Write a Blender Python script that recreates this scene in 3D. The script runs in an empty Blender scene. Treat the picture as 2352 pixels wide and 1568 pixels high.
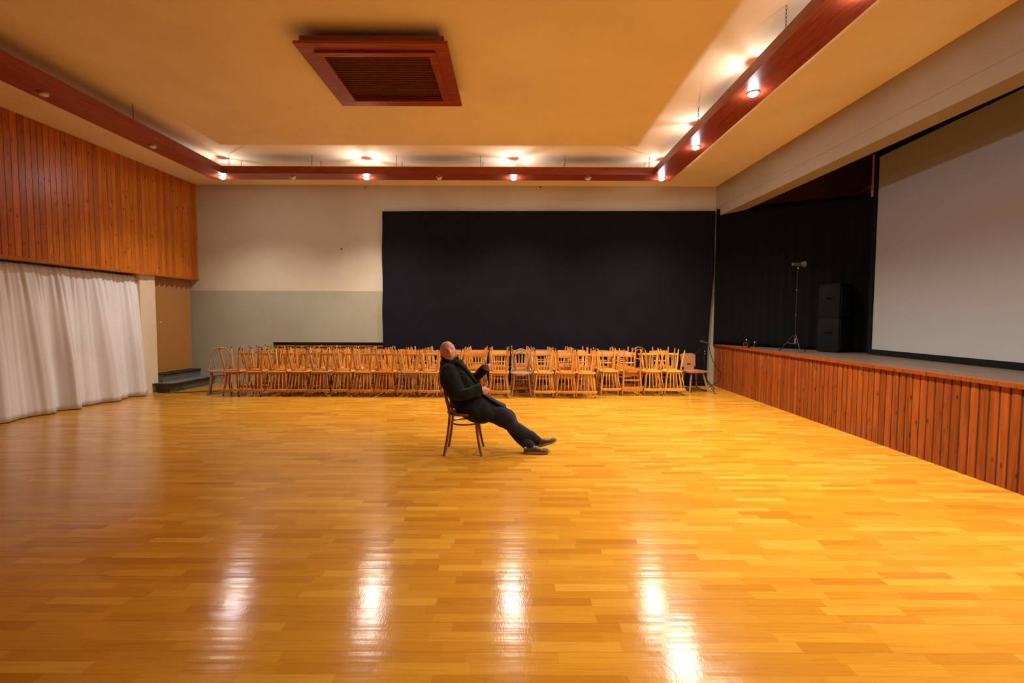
import bpy, bmesh, math, random
from mathutils import Vector, Matrix, noise
random.seed(7)
R=math.radians; PI=math.pi
S=bpy.context.scene; C=S.collection

# ---------------------------------------------------------------- camera, world, exposure
cam=bpy.data.objects.new('camera',bpy.data.cameras.new('camera')); C.objects.link(cam)
cam.data.sensor_width=36; cam.data.lens=15.995; cam.data.clip_end=100; cam.data.clip_start=.05
cam.matrix_world=Matrix.Translation((0,0,1.5))@Matrix.Rotation(PI/2-math.atan(52/1045),4,'X')@Matrix.Rotation(0.0035,4,'Z')
S.camera=cam
w=bpy.data.worlds.new('world'); S.world=w; w.use_nodes=True
w.node_tree.nodes['Background'].inputs[0].default_value=(1,.8,.6,1)
w.node_tree.nodes['Background'].inputs[1].default_value=0.0
S.view_settings.view_transform='Standard'; S.view_settings.look='None'
S.view_settings.gamma=1; S.view_settings.use_curve_mapping=False
S.view_settings.exposure=0.0
COOL=(1,.90,.79); WARM=(1,.86,.66)      # lamp colours: back run, stage-side run
SPOT=214.0; LEAK=11.0

# ---------------------------------------------------------------- helpers
def obj(name,bm,m,parent=None,smooth=True):
    me=bpy.data.meshes.new(name); bm.normal_update(); bm.to_mesh(me); bm.free()
    if smooth:
        for p in me.polygons: p.use_smooth=True
        try: me.set_sharp_from_angle(angle=R(38))
        except Exception: pass
    if m: me.materials.append(m)
    o=bpy.data.objects.new(name,me); C.objects.link(o)
    if parent: o.parent=parent
    return o
def tag(o,label,cat,group=None,kind=None):
    if label: o['label']=label
    if cat: o['category']=cat
    if group: o['group']=group
    if kind: o['kind']=kind
    return o
def struct(name,bm,m,label=None,smooth=False):
    o=obj(name,bm,m,None,smooth); o['kind']='structure'
    if label: o['label']=label
    return o
def thing(name,label,cat,loc=(0,0,0),rz=0,group=None):
    o=bpy.data.objects.new(name,None); C.objects.link(o); o.empty_display_size=.1
    o.location=loc; o.rotation_euler=(0,0,rz); return tag(o,label,cat,group)
def bx(bm,x0,x1,y0,y1,z0,z1,M=None,bev=0):
    v=[bm.verts.new(p) for p in [(x0,y0,z0),(x1,y0,z0),(x1,y1,z0),(x0,y1,z0),(x0,y0,z1),(x1,y0,z1),(x1,y1,z1),(x0,y1,z1)]]
    fs=[bm.faces.new([v[i] for i in q]) for q in [(3,2,1,0),(4,5,6,7),(0,1,5,4),(1,2,6,5),(2,3,7,6),(3,0,4,7)]]
    if bev:
        es=list({e for f in fs for e in f.edges})
        r=bmesh.ops.bevel(bm,geom=es,offset=bev,segments=2,affect='EDGES',profile=.6)
        if M:
            vs={vv for f in r['faces'] for vv in f.verts}|{x for x in v if x.is_valid}
            for x in vs: x.co=M@x.co
    elif M:
        for x in v: x.co=M@x.co
def quad(bm,*ps): return bm.faces.new([bm.verts.new(p) for p in ps])
def prism(bm,pts,z0,z1,M=None):   # pts ccw in xy
    a=[bm.verts.new((x,y,z0)) for x,y in pts]; b=[bm.verts.new((x,y,z1)) for x,y in pts]
    n=len(pts); bm.faces.new(a[::-1]); bm.faces.new(b)
    for i in range(n): bm.faces.new([a[i],a[(i+1)%n],b[(i+1)%n],b[i]])
    if M:
        for v in a+b: v.co=M@v.co
def tube(bm,pts,rad,n=10,closed=False,flat=1.0):
    pts=[Vector(p) for p in pts]; k=len(pts)
    if not hasattr(rad,'__len__'): rad=[rad]*k
    rings=[]; up=None
    for i,p in enumerate(pts):
        if closed: t=pts[(i+1)%k]-pts[i-1]
        else: t=pts[min(i+1,k-1)]-pts[max(i-1,0)]
        t.normalize()
        if up is None:
            up=Vector((0,0,1)) if abs(t.z)<.9 else Vector((0,1,0))
        a=t.cross(up); 
        if a.length<1e-5: a=t.cross(Vector((1,0,0)))
        a.normalize(); b=a.cross(t).normalized(); up=b
        rings.append([bm.verts.new(p+a*math.cos(2*PI*j/n)*rad[i]+b*math.sin(2*PI*j/n)*rad[i]*flat) for j in range(n)])
    m=k if closed else k-1
    for i in range(m):
        A=rings[i];B=rings[(i+1)%k]
        for j in range(n): bm.faces.new([A[j],A[(j+1)%n],B[(j+1)%n],B[j]])
    if not closed:
        bm.faces.new(rings[0][::-1]); bm.faces.new(rings[-1])
def lathe(bm,prof,n=24,M=None,close=True):
    rings=[]
    for r,z in prof:
        rings.append([bm.verts.new((max(r,1e-4)*math.cos(2*PI*j/n),max(r,1e-4)*math.sin(2*PI*j/n),z)) for j in range(n)])
    for i in range(len(rings)-1):
        for j in range(n): bm.faces.new([rings[i][j],rings[i][(j+1)%n],rings[i+1][(j+1)%n],rings[i+1][j]])
    if close: bm.faces.new(rings[0][::-1]); bm.faces.new(rings[-1])
    if M:
        for r in rings:
            for v in r: v.co=M@v.co
def loft(bm,secs,n=28,e=2.3,sub=4):
    """secs: (T,B,w): top point, bottom point, half width across (perpendicular)"""
    # catmull-rom the sections
    P=[(Vector(a),Vector(b),w) for a,b,w in secs]; out=[]
    def cr(a,b,c,d,t): return .5*((2*b)+(c-a)*t+(2*a-5*b+4*c-d)*t*t+(3*b-a-3*c+d)*t*t*t)
    for i in range(len(P)-1):
        q=[P[max(i-1,0)],P[i],P[i+1],P[min(i+2,len(P)-1)]]
        for s in range(sub):
            t=s/sub; out.append(tuple(cr(q[0][k],q[1][k],q[2][k],q[3][k],t) for k in range(3)))
    out.append(P[-1]); rings=[]
    for i,(T,B,wd) in enumerate(out):
        c=(T+B)/2; h=(T-B)/2
        c2=(out[min(i+1,len(out)-1)][0]+out[min(i+1,len(out)-1)][1])/2; c1=(out[max(i-1,0)][0]+out[max(i-1,0)][1])/2
        ax=(c2-c1); s=h.cross(ax); s.normalize()
        if i and s.dot(rings_s)<0: s=-s
        rings_s=s
        ring=[]
        for j in range(n):
            a=2*PI*j/n; ca,sa=math.cos(a),math.sin(a)
            ca=math.copysign(abs(ca)**(2/e),ca); sa=math.copysign(abs(sa)**(2/e),sa)
            ring.append(bm.verts.new(c+h*ca+s*wd*sa))
        rings.append(ring)
    for A,B in zip(rings,rings[1:]):
        for j in range(n): bm.faces.new([A[j],A[(j+1)%n],B[(j+1)%n],B[j]])
    bm.faces.new(rings[0][::-1]); bm.faces.new(rings[-1])
    bmesh.ops.recalc_face_normals(bm,faces=bm.faces)
def dup(root,loc=None,rot=None,name=None,color=None):
    r=root.copy(); C.objects.link(r)
    if loc is not None: r.location=loc
    if rot is not None: r.rotation_euler=rot
    def rec(a,b):
        for ch in list(a.children):
            c=ch.copy(); C.objects.link(c); c.parent=b
            if color: c.color=color
            rec(ch,c)
    rec(root,r); return r

# ---------------------------------------------------------------- materials
def mat(name,col,rough=.6,metal=0,spec=.5,emit=None,es=0,bump=None,coat=0,sheen=0):
    m=bpy.data.materials.new(name); m.use_nodes=True; b=m.node_tree.nodes['Principled BSDF']
    b.inputs['Base Color'].default_value=(*col,1); b.inputs['Roughness'].default_value=rough
    b.inputs['Metallic'].default_value=metal; b.inputs['Specular IOR Level'].default_value=spec
    b.inputs['Coat Weight'].default_value=coat; b.inputs['Sheen Weight'].default_value=sheen
    if emit: b.inputs['Emission Color'].default_value=(*emit,1); b.inputs['Emission Strength'].default_value=es
    if bump:
        nt=m.node_tree; sc,st,dist=bump
        g=nt.nodes.new('ShaderNodeTexCoord'); n=nt.nodes.new('ShaderNodeTexNoise'); n.inputs['Scale'].default_value=sc; n.inputs['Detail'].default_value=4
        u=nt.nodes.new('ShaderNodeBump'); u.inputs['Strength'].default_value=st; u.inputs['Distance'].default_value=dist
        nt.links.new(g.outputs['Object'],n.inputs['Vector']); nt.links.new(n.outputs[0],u.inputs['Height']); nt.links.new(u.outputs[0],b.inputs['Normal'])
    return m
class N:
    def __init__(s,m): s.nt=m.node_tree; s.b=s.nt.nodes['Principled BSDF']
    def n(s,t,**k):
        x=s.nt.nodes.new('ShaderNode'+t)
        for a,v in k.items(): setattr(x,a,v)
        return x
    def l(s,a,b): s.nt.links.new(a,b)
    def math(s,op,a,b=None,c=None):
        x=s.n('Math',operation=op)
        for i,v in enumerate([a,b,c]):
            if v is None: continue
            if isinstance(v,(int,float)): x.inputs[i].default_value=v
            else: s.l(v,x.inputs[i])
        return x.outputs[0]
    def ramp(s,f,stops):
        x=s.n('ValToRGB'); e=x.color_ramp.elements
        while len(e)<len(stops): e.new(.5)
        for q,(p,c) in zip(e,stops): q.position=p; q.color=(*c,1)
        s.l(f,x.inputs[0]); return x.outputs[0]
    def mix(s,f,a,b,mode='MIX'):
        x=s.n('MixRGB',blend_type=mode)
        for i,v in zip((0,1,2),(f,a,b)):
            if isinstance(v,(int,float)): x.inputs[i].default_value=v
            elif isinstance(v,tuple): x.inputs[i].default_value=(*v,1)
            else: s.l(v,x.inputs[i])
        return x.outputs[0]
    def bump(s,h,st,d,prev=None):
        u=s.n('Bump'); u.inputs['Strength'].default_value=st; u.inputs['Distance'].default_value=d; s.l(h,u.inputs['Height'])
        if prev: s.l(prev,u.inputs['Normal'])
        return u.outputs[0]

def m_floor():
    m=mat('beech_parquet',(.5,.25,.07),.25); k=N(m)
    tc=k.n('TexCoord').outputs['Object']; sp=k.n('SeparateXYZ'); k.l(tc,sp.inputs[0]); X,Y=sp.outputs[0],sp.outputs[1]
    rw=k.math('DIVIDE',Y,.066); row=k.math('FLOOR',rw)
    wn=k.n('TexWhiteNoise',noise_dimensions='1D'); k.l(row,wn.inputs['W'])
    off=k.math('MULTIPLY',wn.outputs[0],7.3)
    xx=k.math('ADD',k.math('DIVIDE',X,.41),off); cell=k.math('FLOOR',xx)
    cmb=k.n('CombineXYZ'); k.l(cell,cmb.inputs[0]); k.l(row,cmb.inputs[1])
    w2=k.n('TexWhiteNoise',noise_dimensions='2D'); k.l(cmb.outputs[0],w2.inputs['Vector'])
    # occasionally two neighbouring strips merge in tone
    base=k.ramp(w2.outputs[0],[(0,(.455,.182,.013)),(.12,(.51,.218,.016)),(.45,(.55,.247,.020)),(.8,(.59,.278,.025)),(1,(.65,.33,.040))])
    mp=k.n('Mapping'); mp.inputs['Scale'].default_value=(1.4,26,1); k.l(tc,mp.inputs['Vector'])
    add=k.n('VectorMath',operation='ADD'); sc=k.n('VectorMath',operation='SCALE'); k.l(w2.outputs[1],sc.inputs[0]); sc.inputs['Scale'].default_value=20
    k.l(mp.outputs[0],add.inputs[0]); k.l(sc.outputs[0],add.inputs[1])
    nz=k.n('TexNoise'); nz.inputs['Scale'].default_value=3; nz.inputs['Detail'].default_value=6; nz.inputs['Distortion'].default_value=.6; k.l(add.outputs[0],nz.inputs['Vector'])
    g=k.ramp(nz.outputs[0],[(.28,(.72,.66,.58)),(.5,(1,1,1)),(.75,(1.0,1.0,1.0))])
    col=k.mix(.55,base,g,'MULTIPLY')
    # dark seams between the boards (three strips each) and thin joints
    fr=k.math('FRACT',rw); ln=k.math('LESS_THAN',k.math('ABSOLUTE',k.math('SUBTRACT',fr,.5)),.487)
    fx=k.math('FRACT',xx); lx=k.math('LESS_THAN',k.math('ABSOLUTE',k.math('SUBTRACT',fx,.5)),.4975)
    joint=k.math('MULTIPLY',ln,lx)
    br=k.math('FRACT',k.math('DIVIDE',rw,3)); l3=k.math('LESS_THAN',k.math('ABSOLUTE',k.math('SUBTRACT',br,.5)),.493)
    j1=k.math('ADD',k.math('MULTIPLY',joint,.12),.88); j2=k.math('ADD',k.math('MULTIPLY',l3,.3),.70)
    f=k.math('MULTIPLY',j1,j2); cc=k.n('CombineXYZ')
    for i in range(3): k.l(f,cc.inputs[i])
    col=k.mix(1.0,col,cc.outputs[0],'MULTIPLY')
    big=k.n('TexNoise'); big.inputs['Scale'].default_value=.7; big.inputs['Detail'].default_value=3; k.l(tc,big.inputs['Vector'])
    col=k.mix(.35,col,k.ramp(big.outputs[0],[(.3,(.80,.76,.7)),(.7,(1.08,1.05,1.0))]),'MULTIPLY')
    k.l(col,k.b.inputs['Base Color'])
    # worn varnish: patchy gloss, tiny waviness and brush scratches
    rn=k.n('TexNoise'); rn.inputs['Scale'].default_value=5; rn.inputs['Detail'].default_value=5; k.l(tc,rn.inputs['Vector'])
    rr=k.n('MapRange'); rr.inputs['To Min'].default_value=.13; rr.inputs['To Max'].default_value=.19; k.l(rn.outputs[0],rr.inputs[0]); k.l(rr.outputs[0],k.b.inputs['Roughness'])
    k.b.inputs['Specular IOR Level'].default_value=.42; k.b.inputs['Anisotropic'].default_value=.6
    tg=k.n('CombineXYZ'); tg.inputs[1].default_value=1; k.l(tg.outputs[0],k.b.inputs['Tangent'])
    wv=k.n('TexNoise'); wv.inputs['Scale'].default_value=9; wv.inputs['Detail'].default_value=2; k.l(tc,wv.inputs['Vector'])
    m2=k.n('Mapping'); m2.inputs['Scale'].default_value=(60,9,1); m2.inputs['Rotation'].default_value=(0,0,.5); k.l(tc,m2.inputs['Vector'])
    sn=k.n('TexNoise'); sn.inputs['Scale'].default_value=3; sn.inputs['Detail'].default_value=3; k.l(m2.outputs[0],sn.inputs['Vector'])
    mb=k.n('Mapping'); mb.inputs['Scale'].default_value=(.8,17,1); k.l(tc,mb.inputs['Vector'])
    bn=k.n('TexNoise'); bn.inputs['Scale'].default_value=1; bn.inputs['Detail'].default_value=2; k.l(mb.outputs[0],bn.inputs['Vector'])
    b0=k.bump(bn.outputs[0],1.0,.0018); b1=k.bump(wv.outputs[0],.04,.02,b0); b2=k.bump(sn.outputs[0],.05,.004,b1); b3=k.bump(l3,.25,.002,b2); k.l(b3,k.b.inputs['Normal'])
    return m
def m_pine(name,a,b,c,rough=.38,knots=True,axis='Z',scale=1.,spec=.5,bumpy=.1):
    m=mat(name,a,rough,spec=spec); k=N(m)
    tc=k.n('TexCoord').outputs['Object']; geo=k.n('NewGeometry').outputs['Random Per Island']
    off=k.n('CombineXYZ')
    mul=k.math('MULTIPLY',geo,37.); k.l(mul,off.inputs[0]); k.l(k.math('MULTIPLY',geo,91.),off.inputs[2]); k.l(k.math('MULTIPLY',geo,13.),off.inputs[1])
    ad=k.n('VectorMath',operation='ADD'); k.l(tc,ad.inputs[0]); k.l(off.outputs[0],ad.inputs[1])
    s={'Z':(14,14,.7),'X':(.7,14,14),'Y':(14,.7,14)}[axis]
    mp=k.n('Mapping'); mp.inputs['Scale'].default_value=tuple(q*scale for q in s); k.l(ad.outputs[0],mp.inputs['Vector'])
    nz=k.n('TexNoise'); nz.inputs['Scale'].default_value=2.2; nz.inputs['Detail'].default_value=6; nz.inputs['Distortion'].default_value=1.2; k.l(mp.outputs[0],nz.inputs['Vector'])
    col=k.ramp(nz.outputs[0],[(.3,b),(.52,a),(.72,c)])
    tone=k.ramp(geo,[(0,(.80,.74,.7)),(.5,(1,1,1)),(1,(1.18,1.2,1.2))]); col=k.mix(1,col,tone,'MULTIPLY')
    if knots:
        m3=k.n('Mapping'); s3={'Z':(9,9,3.4),'X':(3.4,9,9),'Y':(9,3.4,9)}[axis]; m3.inputs['Scale'].default_value=tuple(q*1.45 for q in s3); k.l(ad.outputs[0],m3.inputs['Vector'])
        v=k.n('TexVoronoi'); v.inputs['Scale'].default_value=1.; v.inputs['Randomness'].default_value=1; k.l(m3.outputs[0],v.inputs['Vector'])
        kn=k.ramp(v.outputs['Distance'],[(.06,(1,1,1)),(.19,(0,0,0))]); col=k.mix(kn,col,(b[0]*.3,b[1]*.28,b[2]*.3))
    k.l(col,k.b.inputs['Base Color']); k.l(k.bump(nz.outputs[0],bumpy,.004),k.b.inputs['Normal'])
    return m
def m_chair():
    m=mat('varnished_beech',(.5,.25,.07),.3); k=N(m)
    tc=k.n('TexCoord').outputs['Object']; oi=k.n('ObjectInfo')
    mp=k.n('Mapping'); mp.inputs['Scale'].default_value=(30,30,3); k.l(tc,mp.inputs['Vector'])
    nz=k.n('TexNoise'); nz.inputs['Scale'].default_value=2; nz.inputs['Detail'].default_value=4; k.l(mp.outputs[0],nz.inputs['Vector'])
    g=k.ramp(nz.outputs[0],[(.3,(.78,.72,.64)),(.65,(1.06,1.06,1.06))])
    k.l(k.mix(1,oi.outputs['Color'],g,'MULTIPLY'),k.b.inputs['Base Color']); return m
def m_plaster(name,top,low=None,zsplit=2.113,rough=.9):
    m=mat(name,top,rough,spec=.25); k=N(m); tc=k.n('TexCoord').outputs['Object']
    nz=k.n('TexNoise'); nz.inputs['Scale'].default_value=.9; nz.inputs['Detail'].default_value=7; nz.inputs['Roughness'].default_value=.6; k.l(tc,nz.inputs['Vector'])
    stain=k.ramp(nz.outputs[0],[(.3,(.90,.88,.85)),(.6,(1,1,1))])
    col=top
    if low:
        sp=k.n('SeparateXYZ'); k.l(tc,sp.inputs[0]); f=k.math('GREATER_THAN',sp.outputs[2],zsplit); col=k.mix(f,low,top)
    k.l(k.mix(1,col,stain,'MULTIPLY'),k.b.inputs['Base Color'])
    n2=k.n('TexNoise'); n2.inputs['Scale'].default_value=90; n2.inputs['Detail'].default_value=3; k.l(tc,n2.inputs['Vector'])
    k.l(k.bump(n2.outputs[0],.12,.004),k.b.inputs['Normal']); return m
def m_cloth(name,col,col2,scale=400,rough=.95,sheen=.3,big=3):
    m=mat(name,col,rough,spec=.15,sheen=sheen); k=N(m); tc=k.n('TexCoord').outputs['Object']
    n=k.n('TexNoise'); n.inputs['Scale'].default_value=scale; n.inputs['Detail'].default_value=2; k.l(tc,n.inputs['Vector'])
    b=k.n('TexNoise'); b.inputs['Scale'].default_value=big; b.inputs['Detail'].default_value=5; k.l(tc,b.inputs['Vector'])
    f=k.math('ADD',k.math('MULTIPLY',n.outputs[0],.6),k.math('MULTIPLY',b.outputs[0],.4))
    k.l(k.ramp(f,[(.35,col2),(.62,col)]),k.b.inputs['Base Color']); k.l(k.bump(n.outputs[0],.3,.002),k.b.inputs['Normal']); return m

M_FLOOR=m_floor()
M_CEIL=m_plaster('cream_ceiling',(.87,.76,.58))
M_WALL=m_plaster('wall_paint',(.53,.475,.36),(.335,.32,.24))
M_BEAM=m_pine('red_stained_wood',(.30,.055,.022),(.17,.028,.012),(.36,.075,.03),.32,False,'X',1.6)
M_BEAMY=m_pine('red_stained_wood_lengthwise',(.30,.055,.022),(.17,.028,.012),(.36,.075,.03),.32,False,'Y',1.6)
M_PLANK=m_pine('lacquered_pine_boards',(.47,.135,.009),(.33,.085,.006),(.54,.165,.012),.36,True,'Z',1.,.3)
M_STAGE=m_pine('stained_stage_boards',(.23,.048,.004),(.15,.028,.003),(.28,.068,.006),.45,True,'Z',1.,.3)
M_STAGETOP=m_pine('stage_floorboards',(.095,.064,.045),(.06,.04,.028),(.13,.09,.065),.5,False,'Y',.8)
M_CASE=m_pine('brown_casing_wood',(.20,.085,.035),(.13,.05,.02),(.25,.11,.045),.4,False,'X',1.6)
M_BLACK=m_cloth('black_drape_cloth',(.0048,.0048,.0085),(.0026,.0026,.0045),160,.9,.05)
M_BLACKS=m_cloth('black_side_curtain',(.0028,.0032,.0032),(.0018,.002,.002),160,.98,.0)
M_CURT=m_cloth('white_linen',(.80,.80,.83),(.67,.66,.67),220,.95,.1,1.2)
M_PVC=mat('tan_vinyl',(.36,.17,.035),.45,bump=(60,.1,.002))
M_STEPTOP=mat('grey_stone',(.16,.16,.145),.45,bump=(120,.2,.003))
M_STEPSIDE=mat('grey_painted_riser',(.11,.105,.09),.7,bump=(60,.4,.004))
M_NOSE=mat('black_edging',(.012,.012,.011),.4)
M_CREAM=m_plaster('cream_post_paint',(.72,.60,.43))
M_DARKROOM=m_plaster('dark_backstage_paint',(.45,.27,.14))
M_SCREEN=mat('projection_screen',(.29,.28,.285),.85,spec=.2,bump=(500,.15,.001))
M_FRAMEBLK=mat('black_velvet_frame',(.006,.006,.006),.9,spec=.1)
M_CHAIR=m_chair()
M_BLKPL=mat('black_plastic',(.0035,.0035,.0035),.75,spec=.12)
M_BLKMT=mat('black_metal',(.02,.02,.02),.35,metal=.6)
M_STEEL=mat('bright_steel',(.65,.65,.63),.25,metal=1)
M_BRASS=mat('brass',(.75,.55,.2),.3,metal=1)
M_GREY=mat('grey_metal',(.09,.095,.10),.45,metal=.6)
M_CHAIN=mat('dark_chain',(.05,.045,.04),.5,metal=.6)
M_BULBON=mat('lit_bulb',(1,1,1),.3,emit=(.98,.97,1),es=420)
M_BULBOFF=mat('frosted_bulb',(.75,.62,.45),.25)
M_RING=mat('lamp_ring',(.35,.25,.17),.35,metal=.5)
M_CAP=mat('lamp_cap',(.35,.30,.24),.5)

# ---------------------------------------------------------------- the room
WX=lambda y:-7.06-.041*(10.33-y)          # face of the boarded left wall
SX=lambda y:4.40+.0285*(y-3.835)          # face of the stage front
YN=-3.5
bm=bmesh.new(); bx(bm,-8.6,9.2,YN-.2,10.8,-.1,0); struct('floor',bm,M_FLOOR)
bm=bmesh.new(); bx(bm,-8.6,4.9,YN-.2,10.8,4.46,4.56); struct('ceiling',bm,M_CEIL)
bm=bmesh.new()      # back wall with the niche of the radiator
bx(bm,-8.4,9.2,10.3,10.6,.955,5.1); bx(bm,-8.4,-5.42,10.3,10.6,0,.955); bx(bm,-2.80,9.2,10.3,10.6,0,.955); bx(bm,-5.42,-2.8,10.52,10.6,0,.955)
struct('wall_back',bm,M_WALL)
bm=bmesh.new(); bx(bm,-8.6,9.2,YN-.2,YN,0,5.1); struct('wall_front',bm,M_CREAM)
bm=bmesh.new()
prism(bm,[(WX(YN)-.75,YN),(WX(YN)-.40,YN),(WX(10.3)-.40,10.3),(WX(10.3)-.75,10.3)][::1],0,2.36)
prism(bm,[(WX(YN)-.75,YN),(WX(YN)-.03,YN),(WX(10.3)-.03,10.3),(WX(10.3)-.75,10.3)][::1],2.36,4.46)
bmesh.ops.recalc_face_normals(bm,faces=bm.faces)
struct('wall_left',bm,M_CREAM)
# vertical pine boards on the upper left wall
def boards(x_of,y0,y1,z0,z1,wd,nx,gap=.006,t=.022,relief=.0,e=.0035):
    bm=bmesh.new(); y=y0; rnd=random.Random(3)
    while y<y1-.01:
        ww=min(wd*rnd.uniform(.96,1.04),y1-y); a=x_of(y+gap); b=x_of(y+ww)
        r=rnd.uniform(-relief,relief)
        p=[(y+gap,a,t-e*1.5),(y+gap+e,a,t+r*.3),(y+ww*.5,(a+b)/2,t+r+relief*.6),(y+ww-e,b,t-r*.3),(y+ww,b,t-e*1.5)]
        lo=[];hi=[]
        for yy,xx,d in p:
            lo.append(bm.verts.new((xx+nx*(d-t),yy,z0))); hi.append(bm.verts.new((xx+nx*(d-t),yy,z1)))
        for i in range(4): bm.faces.new([lo[i],lo[i+1],hi[i+1],hi[i]])
        lo.append(lo[0]);
        bm.faces.new(lo[:5]); bm.faces.new(hi[::-1])
        y+=ww
    bmesh.ops.recalc_face_normals(bm,faces=bm.faces)
    return bm
struct('wall_left_panelling',boards(WX,YN,10.3,2.37,4.455,.088,1,.0025,.022,.0),M_PLANK,smooth=False)
def skew(bm,y0,y1,d0,d1,z0,z1,f=WX):
    prism(bm,[(f(y0)+d0,y0),(f(y0)+d1,y0),(f(y1)+d1,y1),(f(y1)+d0,y1)],z0,z1)
bm=bmesh.new(); skew(bm,YN,9.02,-.05,.012,2.335,2.38); struct('trim_1',bm,M_PLANK)
bm=bmesh.new(); skew(bm,YN,10.3,-.40,-.05,2.345,2.362); struct('trim_2',bm,M_CREAM)
bm=bmesh.new(); skew(bm,9.0,10.3,-.03,.004,2.345,2.372); struct('trim_3',bm,M_PLANK)
# cream post beside the folding door
bm=bmesh.new(); skew(bm,8.86,9.22,-.40,-.10,0,2.345); struct('trim_4',bm,M_CREAM)

# folding door
fd=thing('folding_door','tan vinyl accordion folding door above the grey steps','door',(-7.25,9.75,.34))
bm=bmesh.new(); k=16; pts=[]
for i in range(k+1):
    y=9.22+(10.30-9.22)*i/k; pts.append((WX(y)-.19+(.035 if i%2 else -.03),y))
lo=[];hi=[];lo2=[];hi2=[]
for x,y in pts:
    z0=.36
    lo.append(bm.verts.new((x+7.25,y-9.75,z0-.34))); hi.append(bm.verts.new((x+7.25,y-9.75,2.34-.34)))
    lo2.append(bm.verts.new((x+7.25-.01,y-9.75,z0-.34))); hi2.append(bm.verts.new((x+7.25-.01,y-9.75,2.34-.34)))
for i in range(k):
    bm.faces.new([lo[i],lo[i+1],hi[i+1],hi[i]]); bm.faces.new([lo2[i+1],lo2[i],hi2[i],hi2[i+1]])
    bm.faces.new([lo2[i],lo2[i+1],lo[i+1],lo[i]]); bm.faces.new([hi[i],hi[i+1],hi2[i+1],hi2[i]])
obj('folding_panel',bm,M_PVC,fd,False)
bm=bmesh.new(); lathe(bm,[(.008,0),(.008,.03),(.02,.035),(.022,.05),(.012,.06)],16,Matrix.Translation((.07,-.49,1.06))@Matrix.Rotation(PI/2,4,'Y')); o=obj('door_knob',bm,M_STEEL,fd)
o['label']='small bright metal knob'
# two-tread step
st=thing('door_step','low grey two-tread step with black edging below the folding door','step',(-7.0,9.7,0))
def P2(bm,pts,z0,z1): prism(bm,[(x+7.0,y-9.7) for x,y in pts],z0,z1)
bm=bmesh.new(); P2(bm,[(-7.30,9.16),(-7.15,9.16),(-6.90,9.12),(-6.83,9.22),(-6.80,10.29),(-7.30,10.29)],0,.14); obj('lower_riser',bm,M_STEPSIDE,st,False)
bm=bmesh.new(); P2(bm,[(-7.32,9.10),(-7.16,9.06),(-6.84,9.04),(-6.77,9.15),(-6.74,10.29),(-7.30,10.29)],.14,.175); o=obj('lower_tread',bm,M_NOSE,st,False)
bm=bmesh.new(); P2(bm,[(-7.30,9.15),(-7.16,9.11),(-6.88,9.09),(-6.82,9.18),(-6.79,10.285),(-7.29,10.285)],.175,.180); obj('tread_surface',bm,M_STEPTOP,st,False)
bm=bmesh.new(); P2(bm,[(-7.30,9.23),(-7.12,9.23),(-7.09,10.285),(-7.29,10.285)],.18,.32); obj('upper_riser',bm,M_STEPSIDE,st,False)
bm=bmesh.new(); P2(bm,[(-7.30,9.23),(-7.10,9.23),(-7.06,10.285),(-7.29,10.285)],.32,.35); obj('upper_tread',bm,M_NOSE,st,False)

# white curtain
bm=bmesh.new(); rnd=random.Random(11); ny=620; nz=26
y0c,y1c=3.6,8.93; grid=[]
ph=[rnd.uniform(0,6.3) for _ in range(8)]
for i in range(ny+1):
    t=i/ny; y=y0c+(y1c-y0c)*t; col=[]
    s=y
    for j in range(nz+1):
        h=j/nz; z=2.30*(1-h)+.012*h
        yy=y+.05*h*math.sin(s*5.1+ph[5])
        big=math.sin(s*11.5+ph[0]+1.3*math.sin(s*2.3+ph[1])+.25*h)+.5*math.sin(s*19+ph[2]+.8*math.sin(s*3.1))
        fine=math.sin(s*62+ph[3]+2*math.sin(s*4.3))+.6*math.sin(s*91+ph[4])
        q=max(0,1-h*3.2)
        amp=.014+.082*min(1,h*1.5)
        x=WX(y)-.185+.20*h**.8+amp*big*.75+fine*(.011*q+.0035)
        # the free edge is caught back a little
        col.append(bm.verts.new((x,yy,z)))
    grid.append(col)
for a,b in zip(grid,grid[1:]):
    for j in range(nz): bm.faces.new([a[j],b[j],b[j+1],a[j+1]])
cu=obj('curtain',bm,M_CURT); tag(cu,'floor-length gathered white linen curtain hanging along the left wall','curtain')
so=cu.modifiers.new('thick','SOLIDIFY'); so.thickness=.004

# radiator cover in the niche
rc=thing('radiator_cover','dark brown wooden radiator casing in the wall niche behind the chairs','radiator cover',(-4.1,10.4,0))
bm=bmesh.new(); bx(bm,-1.30,1.29,-.06,-.03,0,.845,bev=.004); obj('front_panel',bm,M_CASE,rc)
bm=bmesh.new(); bx(bm,-1.30,1.29,-.075,.10,.845,.885,bev=.004); obj('top_board',bm,M_CASE,rc)

# wall nails / pipe stub
bm=bmesh.new(); lathe(bm,[(.012,0),(.012,.03),(.018,.03),(.018,.036)],12,Matrix.Translation((.62,10.3,4.42))@Matrix.Rotation(PI/2,4,'X')); tag(obj('pipe_stub',bm,M_CHAIN),'short dark pipe stub high on the wall above the black drape','pipe stub')
bm=bmesh.new(); lathe(bm,[(.006,0),(.006,.02),(.016,.02),(.012,.028)],12,Matrix.Translation((-3.83,10.3,3.05))@Matrix.Rotation(PI/2,4,'X')); tag(obj('wall_hook',bm,M_CHAIN),'tiny dark hook on bare wall left of the black drape','hook')
bm=bmesh.new(); lathe(bm,[(.006,0),(.006,.02),(.014,.02),(.01,.026)],12,Matrix.Translation((-3.28,10.3,4.40))@Matrix.Rotation(PI/2,4,'X')); tag(obj('wall_hook',bm,M_CHAIN),'small dark hook just under the ceiling on the back wall','hook')

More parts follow.
